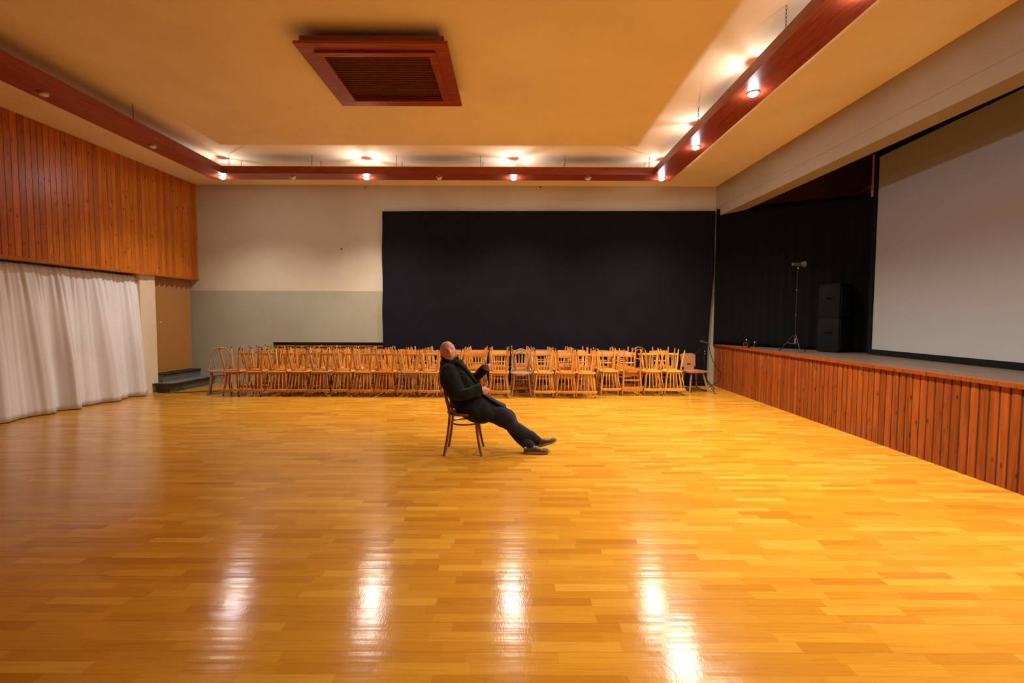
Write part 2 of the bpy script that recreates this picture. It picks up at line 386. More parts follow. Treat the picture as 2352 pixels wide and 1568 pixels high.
# big black drape on the back wall
bm=bmesh.new(); nx,nz=220,60; g=[]
for i in range(nx+1):
    t=i/nx; col=[]
    for j in range(nz+1):
        h=j/nz; z=(3.875+.03*t)*(1-h)+.01*h
        x0=-2.895-.02*h+.006*math.sin(h*19); x1=4.505-.26*max(0,min(h,.76)-.36)
        x=x0+(x1-x0)*t
        y=10.22+.012*noise.noise(Vector((x*.9,z*1.3,2)))*2+.006*noise.noise(Vector((x*3,z*2.2,5)))+.010*math.sin(x*9+math.sin(z*2))*h*.5
        col.append(bm.verts.new((x,y,z)))
    g.append(col)
for a,b in zip(g,g[1:]):
    for j in range(nz): bm.faces.new([a[j],a[j+1],b[j+1],b[j]])
dr=obj('backdrop',bm,M_BLACK); tag(dr,'wide flat black cloth backdrop covering most of the back wall','backdrop')
dr.modifiers.new('thick','SOLIDIFY').thickness=.004

# ---------------------------------------------------------------- stage
bm=bmesh.new(); prism(bm,[(SX(YN)+.03,YN),(9.0,YN),(9.0,10.3),(SX(10.3)+.03,10.3)],.90,.945); struct('floor_stage',bm,M_STAGETOP)
struct('wall_stage_front',boards(SX,YN,10.3,.0,.915,.092,-1,.006,.024,.005,.007),M_STAGE)
bm=bmesh.new(); prism(bm,[(SX(YN)+.005,YN),(SX(YN)+.05,YN),(SX(10.3)+.05,10.3),(SX(10.3)+.005,10.3)],0,.9); struct('wall_stage_core',bm,mat('dark_stage_core',(.03,.008,.002),.9))
bm=bmesh.new(); prism(bm,[(SX(YN)-.03,YN),(SX(YN)+.07,YN),(SX(10.3)+.07,10.3),(SX(10.3)-.03,10.3)],.912,.952); struct('trim_5',bm,M_STAGE)
HX=lambda y:4.548+.0213*(10.3-y)
bm=bmesh.new(); prism(bm,[(HX(YN),YN),(HX(YN)+.3,YN),(HX(10.3)+.3,10.3),(HX(10.3),10.3)],3.98,4.46)
prism(bm,[(HX(YN)+.006,YN),(HX(YN)+.3,YN),(HX(10.3)+.3,10.3),(HX(10.3)+.006,10.3)],3.785,3.98)
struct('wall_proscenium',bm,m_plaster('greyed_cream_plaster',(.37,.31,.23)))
bm=bmesh.new(); bx(bm,4.9,9.2,YN,10.3,4.97,5.1); struct('ceiling_stage',bm,M_CREAM)
bm=bmesh.new(); bx(bm,4.88,4.9,YN,10.3,4.46,5.1); struct('wall_stage_bulkhead',bm,M_DARKROOM)
bm=bmesh.new(); bx(bm,9.0,9.2,YN,10.3,0,5.1); struct('wall_right',bm,M_DARKROOM)
bm=bmesh.new(); bx(bm,4.92,9.0,10.24,10.299,.945,4.97); struct('wall_stage_back',bm,M_DARKROOM)
bm=bmesh.new(); tube(bm,[(6.55,8.9,3.85),(6.1,7.75,3.78)],.03,8); tag(obj('batten',bm,M_PVC),'short wooden batten above the side curtain behind the screen','batten')

# black side curtain
bm=bmesh.new(); nx,nz=200,30; g=[]
A=Vector((4.515,10.19)); B=Vector((6.30,7.27)); Nn=Vector((B.y-A.y,A.x-B.x)).normalized()
for i in range(nx+1):
    t=i/nx; col=[]
    for j in range(nz+1):
        h=j/nz; z=(3.93-.37*t)*(1-h)+.955*h; p=A+(B-A)*t
        d=(.018*math.sin(t*60+2*math.sin(t*7))+.012*math.sin(t*133))*(.4+.6*h)*min(1,t*12)
        p=p+Nn*d; col.append(bm.verts.new((p.x,p.y,z)))
    g.append(col)
for a,b in zip(g,g[1:]):
    for j in range(nz): bm.faces.new([a[j],b[j],b[j+1],a[j+1]])
sc=obj('side_curtain',bm,M_BLACKS); tag(sc,'black side curtain hanging at the rear of the stage left of the screen','curtain')
sc.modifiers.new('thick','SOLIDIFY').thickness=.004

# projection screen
PX=lambda y:5.842-.063*(7.45-y)
ps=thing('projection_screen','huge pale projection screen with black border standing on the stage','projection screen',(5.6,4,.952))
def SP(bm,y0,y1,z0,z1,d0,d1):
    prism(bm,[(PX(y0)+d0-5.6,y0-4),(PX(y0)+d1-5.6,y0-4),(PX(y1)+d1-5.6,y1-4),(PX(y1)+d0-5.6,y1-4)],z0-.952,z1-.952)
bm=bmesh.new(); SP(bm,2.2,7.37,1.03,4.09,.0,.012); obj('screen_sheet',bm,M_SCREEN,ps,False)
bm=bmesh.new(); SP(bm,2.1,7.45,.952,1.03,-.02,.03); obj('bottom_border',bm,M_FRAMEBLK,ps,False)
bm=bmesh.new(); SP(bm,2.1,7.45,4.09,4.17,-.02,.03); obj('top_border',bm,M_FRAMEBLK,ps,False)
bm=bmesh.new(); SP(bm,7.37,7.45,1.03,4.09,-.02,.03); obj('side_border',bm,M_FRAMEBLK,ps,False)
bm=bmesh.new(); SP(bm,2.1,2.2,1.03,4.09,-.02,.03); obj('side_border',bm,M_FRAMEBLK,ps,False)
bm=bmesh.new(); SP(bm,7.452,7.50,3.50,4.17,-.02,.02); o=obj('side_batten',bm,M_PVC,ps,False); o['label']='bare wooden batten at the top corner'

# ---------------------------------------------------------------- suspended trough
ZB=4.11; ZT=4.24
tr=thing('suspended_light_trough','red-stained wooden lighting trough hung on chains round the ceiling edge','light trough',(-1.35,4,ZB))
def T(bm,x0,x1,y0,y1,z0,z1): bx(bm,x0+1.35,x1+1.35,y0-4,y1-4,z0-ZB,z1-ZB)
xL0,xL1,xR0,xR1=-5.66,-5.25,2.56,2.975; yB0,yB1=8.37,8.735; yF0,yF1=-3.0,-2.63
runs=[('back_board',(xL0,xR1,yB0,yB1),M_BEAM),('left_board',(xL0,xL1,yF1,yB0),M_BEAMY),('stage_side_board',(xR0,xR1,yF1,yB0),M_BEAMY),('front_board',(xL0,xR1,yF0,yF1),M_BEAM)]
for nme,(a,b,c,d),m in runs:
    bm=bmesh.new(); T(bm,a,b,c,d,ZB,ZB+.014); obj(nme,bm,m,tr,False)
sides=[((xL1-.02,xR0+.02,yB0,yB0+.02),M_BEAM),((xL0,xR1,yB1-.02,yB1),M_BEAM),((xL0,xL0+.02,yF1,yB1-.02),M_BEAMY),((xL1-.02,xL1,yF1,yB0),M_BEAMY),
       ((xR0,xR0+.02,yF1,yB0),M_BEAMY),((xR1-.02,xR1,yF1,yB1-.02),M_BEAMY),((xL0,xR1,yF0,yF0+.02),M_BEAM),((xL1-.02,xR0+.02,yF1-.02,yF1),M_BEAM)]
for (a,b,c,d),m in sides:
    bm=bmesh.new(); T(bm,a,b,c,d,ZB+.014,ZT); obj('side_board',bm,m,tr,False)
# chains
def link_bm():
    bm=bmesh.new(); L=.036; n=6
    for i in range(n):
        z=.018+i*L*.98; pts=[]
        for j in range(12):
            a=2*PI*j/12; u=.007*math.cos(a); vv=.022*math.sin(a)
            pts.append((u if i%2 else 0,0 if i%2 else u,z+vv))
        tube(bm,pts,.0022,6,closed=True)
    return bm
ch0=None
def chain(x,y):
    global ch0
    if ch0 is None: ch0=obj('chain',link_bm(),M_CHAIN,tr); o=ch0
    else: o=ch0.copy(); C.objects.link(o)
    o.location=(x+1.35,y-4,ZT-ZB-.004)
for x in (-5.13,-3.63,-2.1,-.58,.95,2.47): chain(x,yB0+.01); chain(x+.02,yB1-.01)
for y in (6.45,4.43,2.4,.4): chain(xR0+.01,y); chain(xR1-.01,y); chain(xL0+.01,y); chain(xL1-.01,y)
# lamps
def lamp_proto(on):
    r=thing('recessed_spotlight','x','spotlight')
    bm=bmesh.new(); lathe(bm,[(.050,-.004),(.062,-.010),(.064,0),(.050,0)],28,close=False); bm.faces.new([]) if False else None
    obj('trim_ring',bm,M_RING,r)
    bm=bmesh.new(); lathe(bm,[(.040,-.002),(.043,-.004),(.046,-.014),(.044,-.026),(.032,-.036),(.014,-.041),(0,-.042)],28); obj('bulb',bm,M_BULBON if on else M_BULBOFF,r)
    bm=bmesh.new(); lathe(bm,[(.040,-.002),(.041,.006),(.024,.024),(.018,.030)],20); obj('lamp_socket',bm,M_CAP,r)
    bm=bmesh.new(); lathe(bm,[(.010,.072),(.016,.074),(.016,.080),(.008,.086)],20)
    for a in (0.3,2.4,4.5):
        c,s=math.cos(a),math.sin(a); tube(bm,[(.045*c,.045*s,.014),(.035*c,.035*s,.05),(.014*c,.014*s,.076)],.003,6)
    obj('lamp_cap',bm,M_CAP,r)
    return r
pon=lamp_proto(True); poff=lamp_proto(False); uon=[pon]; uoff=[poff]
def lamp(x,y,on,label,group,col=COOL,power=1.,leak=1.,rz=0):
    lst=uon if on else uoff
    r=lst[0] if len(lst)==1 and not lst[0].get('used') else dup(lst[0])
    if r is lst[0]: r['used']=1
    r.location=(x,y,ZB); r.rotation_euler=(0,0,rz); r['label']=label; r['group']=group
    if on:
        L=bpy.data.lights.new('spot_beam','SPOT'); L.energy=SPOT*power; L.color=col; L.spot_size=R(136); L.spot_blend=1.0; L.shadow_soft_size=.04
        o=bpy.data.objects.new('spot_beam',L); C.objects.link(o); o.parent=r; o.location=(0,0,-.09)
        if leak:
            P=bpy.data.lights.new('back_leak','POINT'); P.energy=LEAK*leak; P.color=(.96,.97,.90); P.shadow_soft_size=.008
            o=bpy.data.objects.new('back_leak',P); C.objects.link(o); o.parent=r; o.location=(0,0,.036)
yl=8.575
GB='spotlights in the back run of the trough'; GR='spotlights in the stage-side run of the trough'; GL='spotlights in the left run of the trough'
for x,on,lb,rz in [(-5.38,1,'lit spotlight at the back left corner of the wooden trough',.2),(-4.07,0,'unlit spotlight between the back left corner lamp and the next lit one',0),
    (-2.71,1,'lit spotlight in the back run, second lit one from the left corner',.4),(-1.36,0,'unlit spotlight in the middle of the back run, above the seated man',0),
    (.02,1,'lit spotlight in the back run, third lit one from the left corner',1.0),(1.40,0,'unlit spotlight nearest the back right corner of the trough',0),
    (2.76,1,'lit spotlight at the back right corner of the wooden trough',2.)]:
    lamp(x,yl,on,lb,GB,COOL if x<2 else WARM,1.4 if x<-5 else 1.12 if x<2 else 1.1,1 if x<-5 else .75 if x<2 else .4,rz)
for y,lb,rz in [(7.03,'lit spotlight on the stage side, next to the back right corner lamp',.7),(5.38,'lit spotlight on the stage side, nearest the top edge of the picture',1.4),
    (3.73,'lit spotlight on the stage side, third from the back right corner',.1),(2.08,'lit spotlight on the stage side, fourth from the back right corner',2.1)]:
    lamp(2.77,y,1,lb,GR,WARM,1.05,.24,rz)
for y,lb in [(7.05,'unlit spotlight in the left run, nearer the back corner'),(5.44,'unlit spotlight in the left run, nearest the left picture edge')]:
    lamp(-5.47,y,0,lb,GL)

# ---------------------------------------------------------------- ceiling vent
cv=thing('ceiling_vent','square red-brown wooden louvred vent box hung under the ceiling','ceiling vent',(-1.45,5.43,4.28))
def V(bm,x0,x1,y0,y1,z0,z1,bev=0): bx(bm,x0+1.45,x1+1.45,y0-5.43,y1-5.43,z0-4.28,z1-4.28,bev=bev)
def ring(bm,x0,x1,y0,y1,w,z0,z1,bev=0):
    V(bm,x0,x1,y0,y0+w,z0,z1,bev); V(bm,x0,x1,y1-w,y1,z0,z1,bev); V(bm,x0,x0+w,y0+w,y1-w,z0,z1,bev); V(bm,x1-w,x1,y0+w,y1-w,z0,z1,bev)
bm=bmesh.new(); ring(bm,-2.235,-.665,4.755,6.115,.17,4.28,4.31,.003); obj('outer_frame',bm,M_BEAM,cv,False)
bm=bmesh.new(); ring(bm,-2.07,-.81,4.87,6.0,.075,4.25,4.28,.006); obj('inner_frame',bm,M_BEAM,cv,False)
bm=bmesh.new(); ring(bm,-2.19,-.71,4.80,6.07,.03,4.31,4.385); obj('box_side',bm,M_BEAM,cv,False)
bm=bmesh.new()
for i in range(20):
    y=4.962+i*.0494; bx(bm,-.545,.57,-.022,.022,-.003,.003,Matrix.Translation((0,y-5.43,-.008))@Matrix.Rotation(R(24),4,'X'))
obj('louvre_slats',bm,M_BEAM,cv,False)
bm=bmesh.new(); V(bm,-2.06,-.84,4.93,5.95,4.33,4.34); obj('backing_plate',bm,M_DARKROOM,cv,False)
bm=bmesh.new(); V(bm,-1.9,-1.0,5.0,5.85,4.34,4.459); obj('duct_neck',bm,M_DARKROOM,cv,False)

# ---------------------------------------------------------------- chairs
def bez(a,b,c,n=8): return [tuple((1-t)**2*a[i]+2*t*(1-t)*b[i]+t*t*c[i] for i in range(3)) for t in [k/n for k in range(n+1)]]
def seat_bm(w=.195,d=.19,z0=.428,z1=.456):
    bm=bmesh.new(); n=36; rings=[]
    def out(f):
        o=[]
        for j in range(n):
            a=2*PI*j/n; ca,sa=math.cos(a),math.sin(a); e=2.7 if sa<0 else 3.6
            o.append((math.copysign(abs(ca)**(2/e),ca)*w*f*(1-.10*max(sa,0)),math.copysign(abs(sa)**(2/e),sa)*d*f))
        return o
    for f,z in ((.90,z0),(.985,z0+.006),(1.,(z0+z1)/2),(.985,z1-.004),(.95,z1),(.6,z1-.006),(.1,z1-.008)):
        rings.append([bm.verts.new((x,y,z)) for x,y in out(f)])
    for A,B in zip(rings,rings[1:]):
        for j in range(n): bm.faces.new([A[j],A[(j+1)%n],B[(j+1)%n],B[j]])
    bm.faces.new(rings[0][::-1]); bm.faces.new(rings[-1]); return bm
def leg_bm(sx,sy,top=.43,sp=.060):
    bm=bmesh.new(); a=Vector((sx*.125,sy*.120,top)); b=Vector((sx*(.125+sp),sy*(.12+sp),0))
    pts=[a.lerp(b,t) for t in (0,.04,.25,.45,.7,1)]; tube(bm,pts,[.013,.017,.0195,.0185,.0155,.0115],10)
    return bm
def crest_bm(w=.205,h=.048,z=.785,y=.245,t=.020,bow=.035):
    bm=bmesh.new(); n=14; rings=[]
    for i in range(n+1):
        u=-1+2*i/n; x=u*w; yy=y-bow*u*u; hh=h/2*(1-.25*u**6); tt=t/2
        rings.append([bm.verts.new((x,yy+a,z+b)) for a,b in ((-tt,-hh*.8),(-tt*.8,-hh),(tt*.8,-hh),(tt,-hh*.8),(tt,hh*.8),(tt*.8,hh),(-tt*.8,hh),(-tt,hh*.8))])
    for A,B in zip(rings,rings[1:]):
        for j in range(8): bm.faces.new([A[j],B[j],B[(j+1)%8],A[(j+1)%8]])
    bm.faces.new(rings[0]); bm.faces.new(rings[-1][::-1]); bmesh.ops.recalc_face_normals(bm,faces=bm.faces); return bm
def spindle_chair():
    r=thing('spindle_back_chair','x','chair')
    obj('seat',seat_bm(),M_CHAIR,r)
    for sx in (-1,1):
        for sy in (-1,1):
            lg=obj('leg',leg_bm(sx,sy),M_CHAIR,r); bm=bmesh.new(); tube(bm,[(sx*(.185-.0022),sy*(.18-.0022),.016),(sx*.185,sy*.18,-.001)],[.0125,.0123],10); obj('foot_cap',bm,M_BLKPL,lg)['label']='dark foot cap'
    bm=bmesh.new(); bx(bm,-.14,.14,-.135,-.10,.412,.432,bev=.004); obj('seat_batten',bm,M_CHAIR,r); bm=bmesh.new(); bx(bm,-.14,.14,.10,.135,.412,.432,bev=.004); obj('seat_batten',bm,M_CHAIR,r)
    obj('crest_rail',crest_bm(),M_CHAIR,r)
    for i in range(6):
        u=-1+2*i/5; bm=bmesh.new(); a=Vector((u*.135,.165-.012*u*u,.445)); b=Vector((u*.178,.245-.027*u*u,.765))
        tube(bm,[a.lerp(b,t) for t in (0,.1,.35,.6,.9,.93,1)],[.0085,.0095,.010,.0085,.0062,.005,.005] ,8); obj('spindle',bm,M_CHAIR,r)
    return r
def board_chair():
    r=thing('board_back_chair','x','chair')
    obj('seat',seat_bm(),M_CHAIR,r)
    for sx in (-1,1):
        bm=bmesh.new(); tube(bm,[(sx*.150,-.145,.43),(sx*.158,-.155,.25),(sx*.168,-.17,0)],[.018,.017,.013],10); obj('leg',bm,M_CHAIR,r)
        bm=bmesh.new(); tube(bm,[(sx*.175,.215,0),(sx*.165,.18,.25),(sx*.160,.175,.45),(sx*.168,.20,.62),(sx*.178,.245,.80)],[.013,.016,.018,.016,.013],10); obj('back_post',bm,M_CHAIR,r)
    for y in (-.148,.17):
        bm=bmesh.new(); bx(bm,-.15,.15,y-.011,y+.011,.375,.430,bev=.004); obj('apron',bm,M_CHAIR,r)
    bm=bmesh.new(); tube(bm,[(-.163,-.15,.20),(-.163,.17,.20)],.009,8); obj('stretcher',bm,M_CHAIR,r); bm=bmesh.new(); tube(bm,[(.163,-.15,.20),(.163,.17,.20)],.009,8); obj('stretcher',bm,M_CHAIR,r)
    obj('crest_rail',crest_bm(.205,.095,.775,.245,.016,.032),M_CHAIR,r)
    obj('back_slat',crest_bm(.165,.030,.605,.205,.014,.02),M_CHAIR,r)
    return r
def bentwood_chair(parts_only=None):
    r=thing('bentwood_chair','x','chair')
    bm=bmesh.new(); n=40; prof=[(.165,.442),(.198,.436),(.205,.450),(.200,.464),(.178,.466),(.168,.460)]
    lathe(bm,prof+[prof[0]],n,close=False); o=obj('seat_frame',bm,M_CHAIR,r)
    bm=bmesh.new(); lathe(bm,[(.0,.452),(.172,.452),(.172,.459),(.0,.456)],n,close=False); obj('seat_panel',bm,M_CHAIR,r)
    for sx in (-1,1):
        bm=bmesh.new(); tube(bm,bez((sx*.135,-.130,.445),(sx*.150,-.145,.18),(sx*.195,-.195,0)),[.0165]*3+[.016,.015,.0145,.014,.013,.012],10); obj('leg',bm,M_CHAIR,r)
    # rear legs run up into the outer hoop
    bm=bmesh.new(); p=bez((.190,.215,0),(.145,.165,.25),(.150,.155,.46)); arc=[]
    for i in range(1,24):
        a=PI*i/24; s=math.sin(a)**.55; arc.append((.185*math.cos(a)*(1.0 if s<.9 else 1.0),.165+.075*s,.50+.395*s))
    left=[(-x,y,z) for x,y,z in p][::-1]; tube(bm,p+arc+left,.0145,10); o=obj('outer_hoop',bm,M_CHAIR,r)
    bm=bmesh.new(); pts=[(.088,.163,.455),(.092,.178,.55),(.112,.20,.66)]+[(.118*math.cos(PI*i/12),.215+.012*math.sin(PI*i/12),.73+.105*math.sin(PI*i/12)) for i in range(1,12)]+[(-.112,.20,.66),(-.092,.178,.55),(-.088,.163,.455)]
    tube(bm,pts,.0105,8); obj('inner_hoop',bm,M_CHAIR,r)
    for sx in (-1,1):
        bm=bmesh.new(); tube(bm,bez((sx*.172,.165,.60),(sx*.178,.13,.47),(sx*.215,.05,.462)),.0085,8); obj('arm_brace',bm,M_CHAIR,r)
    bm=bmesh.new(); tube(bm,[(.158*math.cos(2*PI*i/30),.158*math.sin(2*PI*i/30),.335) for i in range(30)],.0095,8,closed=True); obj('stretcher_hoop',bm,M_CHAIR,r)
    return r
def plank_chair():
    r=thing('plank_chair','x','chair')
    bm=bmesh.new(); prism(bm,[(-.235,-.20),(.235,-.20),(.24,-.17),(.185,.19),(-.185,.19),(-.24,-.17)],.41,.437); obj('seat',bm,M_CHAIR,r,False)
    for sx in (-1,1):
        for sy in (-1,1):
            bm=bmesh.new(); tube(bm,[(sx*.13,sy*.12,.41),(sx*.215,sy*.20,0)],[.021,.0165],8); obj('leg',bm,M_CHAIR,r,False)
    # back board, with its cut-out handle
    T_=Matrix.Translation((0,.165,.437))@Matrix.Rotation(R(-12),4,'X')
    bm=bmesh.new(); out=[(-.115,0),(.115,0),(.118,.06),(.150,.07),(.178,.31),(.166,.335),(.13,.335),(.12,.35),(-.12,.35),(-.13,.335),(-.166,.335),(-.178,.31),(-.150,.07),(-.118,.06)]
    hole=[(-.045,.105),(-.045,.13),(.045,.13),(.045,.105)]
    for yy,fl in ((-.010,1),(.010,-1)):
        vo=[bm.verts.new((x,yy,z)) for x,z in out]; vh=[bm.verts.new((x,yy,z)) for x,z in hole]
        eo=[bm.edges.new((vo[i],vo[(i+1)%len(vo)])) for i in range(len(vo))]; eh=[bm.edges.new((vh[i],vh[(i+1)%4])) for i in range(4)]
        bmesh.ops.triangle_fill(bm,edges=eo+eh,use_beauty=True)
        if fl==1: fo,fh=vo,vh
    for i in range(len(out)): bm.faces.new([fo[i],fo[(i+1)%len(out)],vo[(i+1)%len(out)],vo[i]])
    for i in range(4): bm.faces.new([fh[i],fh[(i+1)%4],vh[(i+1)%4],vh[i]])
    bmesh.ops.recalc_face_normals(bm,faces=bm.faces)
    for v in bm.verts: v.co=T_@v.co
    obj('backrest',bm,M_CHAIR,r,False)
    bm=bmesh.new(); bx(bm,-.15,.15,-.15,-.11,.39,.411); obj('seat_batten',bm,M_CHAIR,r,False); bm=bmesh.new(); bx(bm,-.15,.15,.11,.15,.39,.411); obj('seat_batten',bm,M_CHAIR,r,False)
    return r
PROTO={'s':spindle_chair,'b':board_chair,'t':bentwood_chair,'p':plank_chair}; first={}
KIND={'s':'spindle-back','b':'board-back','t':'bentwood hoop-back','p':'plank'}
HUE={'honey':(.66,.31,.055,1),'amber':(.60,.24,.035,1),'pale':(.72,.38,.10,1),'tan':(.54,.25,.075,1),'brown':(.20,.070,.020,1),'grey-brown':(.34,.18,.085,1)}
def setcol(r,c):
    for ch in r.children_recursive: ch.color=c
def chair(kind,x,y,rz,up,label,group,hue,z=0,jit=True):
    c=HUE[hue]; f=random.uniform(.86,1.12) if jit else 1; c=(c[0]*f,c[1]*f*random.uniform(.93,1.05) if jit else c[1],c[2],1)
    if kind not in first: first[kind]=PROTO[kind](); r=first[kind]; setcol(r,c)
    else: r=dup(first[kind],color=c)
    r.location=(x,y,z); r['label']=label; r['group']=group
    r.rotation_mode='XYZ'
    if up: r.rotation_euler=(0,0,rz)
    else: r.rotation_euler=(PI,0,rz); r.location=(x,y,z+.914)
    return r
ORD=['first','second','third','fourth','fifth','sixth','seventh','eighth','ninth','tenth','eleventh','twelfth','thirteenth','fourteenth','fifteenth','sixteenth','seventeenth','eighteenth','nineteenth','twentieth','twenty-first','twenty-second']
# columns: picture x of the stack, distance of the front stack, lower kind, upper kind, hue lower, hue upper, rows behind
cols=[(-5.36,8.88,'s','s','tan','tan',3),(-4.93,8.88,'s','s','tan','amber',3),(-4.50,8.88,'s','s','honey','tan',3),(-4.09,8.90,'s','s','tan','honey',3),(-3.68,8.88,'s','s','tan','tan',3),(-3.26,8.90,'s','s','honey','tan',3),
 (-2.85,8.86,'s','s','tan','tan',3),(-2.42,8.87,'s','s','honey','amber',3),(-2.00,8.86,'s','s','honey','tan',3),(-1.58,8.84,'s','s','pale','tan',3),(-1.16,8.88,'s','s','honey','honey',3),(-.74,8.95,'b',None,'amber','amber',3),
 (-.25,8.80,'s','s','honey','honey',3),(.18,8.80,'t',None,'grey-brown','tan',3),(.605,8.80,'s','s','honey','honey',3),(1.02,8.80,'b','s','pale','amber',3),(1.43,8.78,'s','s','honey','honey',3),
 (1.93,9.12,'b','s','pale','honey',2),(2.345,9.12,'b','b','pale','amber',2),(2.80,9.12,'s','s','honey','honey',2),(3.215,9.12,'s','s','pale','honey',2)]
rowname=['front row','second row','rear row']
for ci,(cx,cy,lo_,hi_,hl,hh,nr) in enumerate(cols):
    for rw in range(nr):
        y=cy+rw*.50+random.uniform(-.01,.01); sx=cx*(1 if rw==0 else (1-.012*rw)) + (random.uniform(-.012,.012))
        if rw==2: y=min(y,9.86)
        a,b=lo_,hi_
        if rw>0:
            a=random.choice('sssb') if cx<-.5 else random.choice('sbb'); b='s' if random.random()<.8 else 'b'; hl=random.choice(['honey','tan','pale','honey']); hh=random.choice(['tan','honey','amber'])
            if ci==18 and rw==1: b='b'; 
        rz=random.uniform(-.04,.04)-(R(13) if cx<-.9 else 0); nm='%s stack from left, %s'%(ORD[ci],rowname[rw])
        g='stacked chairs along the back wall'
        if rw==1 and ci==19: a='t'; b=None; hl='brown'
        lab='upright %s %s wooden chair, bottom of %s'%(hl,KIND[a],nm) if b else 'upright %s %s wooden chair, nothing stacked on it'%(hl,KIND[a])
        if not b and ci==11: lab='upright amber board-back chair directly behind the seated man, nothing stacked on it'
        if not b and ci==13: lab='upright grey-brown bentwood hoop-back chair among the front row, round cane seat'
        if not b and ci==19: lab='brown bentwood hoop-back chair in the second row, hoop showing near the right end'
        chair(a,sx,y,rz,True,lab,g,hl)
        if b: chair(b,sx+random.uniform(-.015,.015),y-.065,random.uniform(-.06,.06)+(0.05 if cx<-1 else 0),False,'upturned %s %s chair, legs up, top of %s'%(hh,KIND[b],nm),g,hh)
chair('t',-5.80,9.0,R(28),True,'bentwood hoop-back chair standing alone at the left end of the chair rows','single chairs at the ends of the rows','grey-brown')
chair('p',3.80,9.47,R(12),True,'rustic plank chair with a hand slot, beside the stage corner','single chairs at the ends of the rows','grey-brown')

# the man's own chair, seen from its side
mc=chair('t',-.525,5.10,R(90),True,'dark brown bentwood chair the man is sitting on','chair under the seated man','brown',jit=False)
del mc['group']

# ---------------------------------------------------------------- small gear
ls=thing('light_stand','black tripod stand with a small work light on the stage','light stand',(4.86,7.80,.945))
bm=bmesh.new(); tube(bm,[(0,0,.12),(0,0,.62)],.014,10); tube(bm,[(0,0,.62),(0,0,1.05)],.011,10); tube(bm,[(0,0,1.05),(0,0,1.42)],.008,10); obj('pole',bm,M_BLKMT,ls)
for z in (.62,1.05): 
    bm=bmesh.new(); lathe(bm,[(.02,0),(.022,.03),(.015,.045)],12,Matrix.Translation((0,0,z-.02))); tube(bm,[(.01,0,z),(.045,0,z)],.006,8); obj('clamp',bm,M_BLKMT,ls)
for a in (.3,2.4,4.5):
    bm=bmesh.new(); c,s=math.cos(a),math.sin(a); tube(bm,[(.02*c,.02*s,.30),(.24*c,.24*s,.008)],.008,8); tube(bm,[(.01*c,.01*s,.14),(.13*c,.13*s,.16)],.005,6); obj('leg',bm,M_BLKMT,ls)
bm=bmesh.new(); tube(bm,[(0,0,.15),(0,0,.24)],.0165,12); obj('bright_sleeve',bm,M_STEEL,ls)
bm=bmesh.new(); bx(bm,-.09,.05,-.025,.025,1.475,1.525,bev=.006); tube(bm,[(0,0,1.42),(0,0,1.48)],.007,8); obj('lamp_body',bm,M_GREY,ls)
bm=bmesh.new(); lathe(bm,[(.028,.05),(.034,.06),(.056,.115),(.052,.115),(.03,.062)],20,Matrix.Translation((0,0,1.50))@Matrix.Rotation(PI/2,4,'Y'),close=False); obj('reflector',bm,M_GREY,ls)
bm=bmesh.new(); bmesh.ops.create_icosphere(bm,subdivisions=2,radius=.014,matrix=Matrix.Translation((0,-.012,1.43))); obj('knob',bm,M_BRASS,ls)

def speaker(loc,label,h,rz=R(28)):
    s=thing('loudspeaker',label,'loudspeaker',loc,rz,'loudspeaker stack on the stage')
    bm=bmesh.new(); bx(bm,-.19,.19,-.16,.18,0,h,bev=.012); obj('cabinet',bm,M_BLKPL,s)
    bm=bmesh.new(); bx(bm,-.165,.165,-.176,-.158,.03,h-.03,bev=.006); obj('grille',bm,M_FRAMEBLK,s)
    bm=bmesh.new(); tube(bm,[(-.192,-.05,h*.6),(-.215,-.03,h*.6),(-.215,.05,h*.6),(-.192,.07,h*.6)],.008,8); obj('handle',bm,M_FRAMEBLK,s)
speaker((5.60,7.90,.952),'lower black loudspeaker standing on the stage beside the screen',.58)
speaker((5.60,7.90,1.536),'upper black loudspeaker stacked on the other beside the screen',.58)

# small gear near the far corner of the stage edge
gd=thing('tape_player','small black tape player with brass knobs on the far stage edge','tape player',(4.72,9.05,.952),R(-20))
bm=bmesh.new(); bx(bm,-.10,.02,-.05,.05,0,.075,bev=.006); obj('case',bm,M_BLKPL,gd)
bm=bmesh.new(); tube(bm,[(-.105,-.052,.012),(-.105,-.052,.085),(-.04,-.052,.085)],.004,6); tube(bm,[(-.10,-.053,.012),(-.05,-.053,.012)],.005,6); obj('brass_edge',bm,M_BRASS,gd)
bm=bmesh.new(); tube(bm,[(-.035,-.056,0),(-.035,-.056,.085)],.006,8); obj('upright_rod',bm,M_STEEL,gd)
for x,z in ((-.05,.145),(.10,.10)):
    bm=bmesh.new(); bmesh.ops.create_icosphere(bm,subdivisions=2,radius=.018,matrix=Matrix.Translation((x,-.02,z))); tube(bm,[(x,-.015,z),(x*.8,0,.03)],.005,6); obj('knob',bm,M_BRASS,gd)
bm=bmesh.new(); tube(bm,bez((.10,-.02,.10),(.15,-.03,.07),(.12,-.04,.0)),.005,6); obj('cable',bm,M_BLKPL,gd)

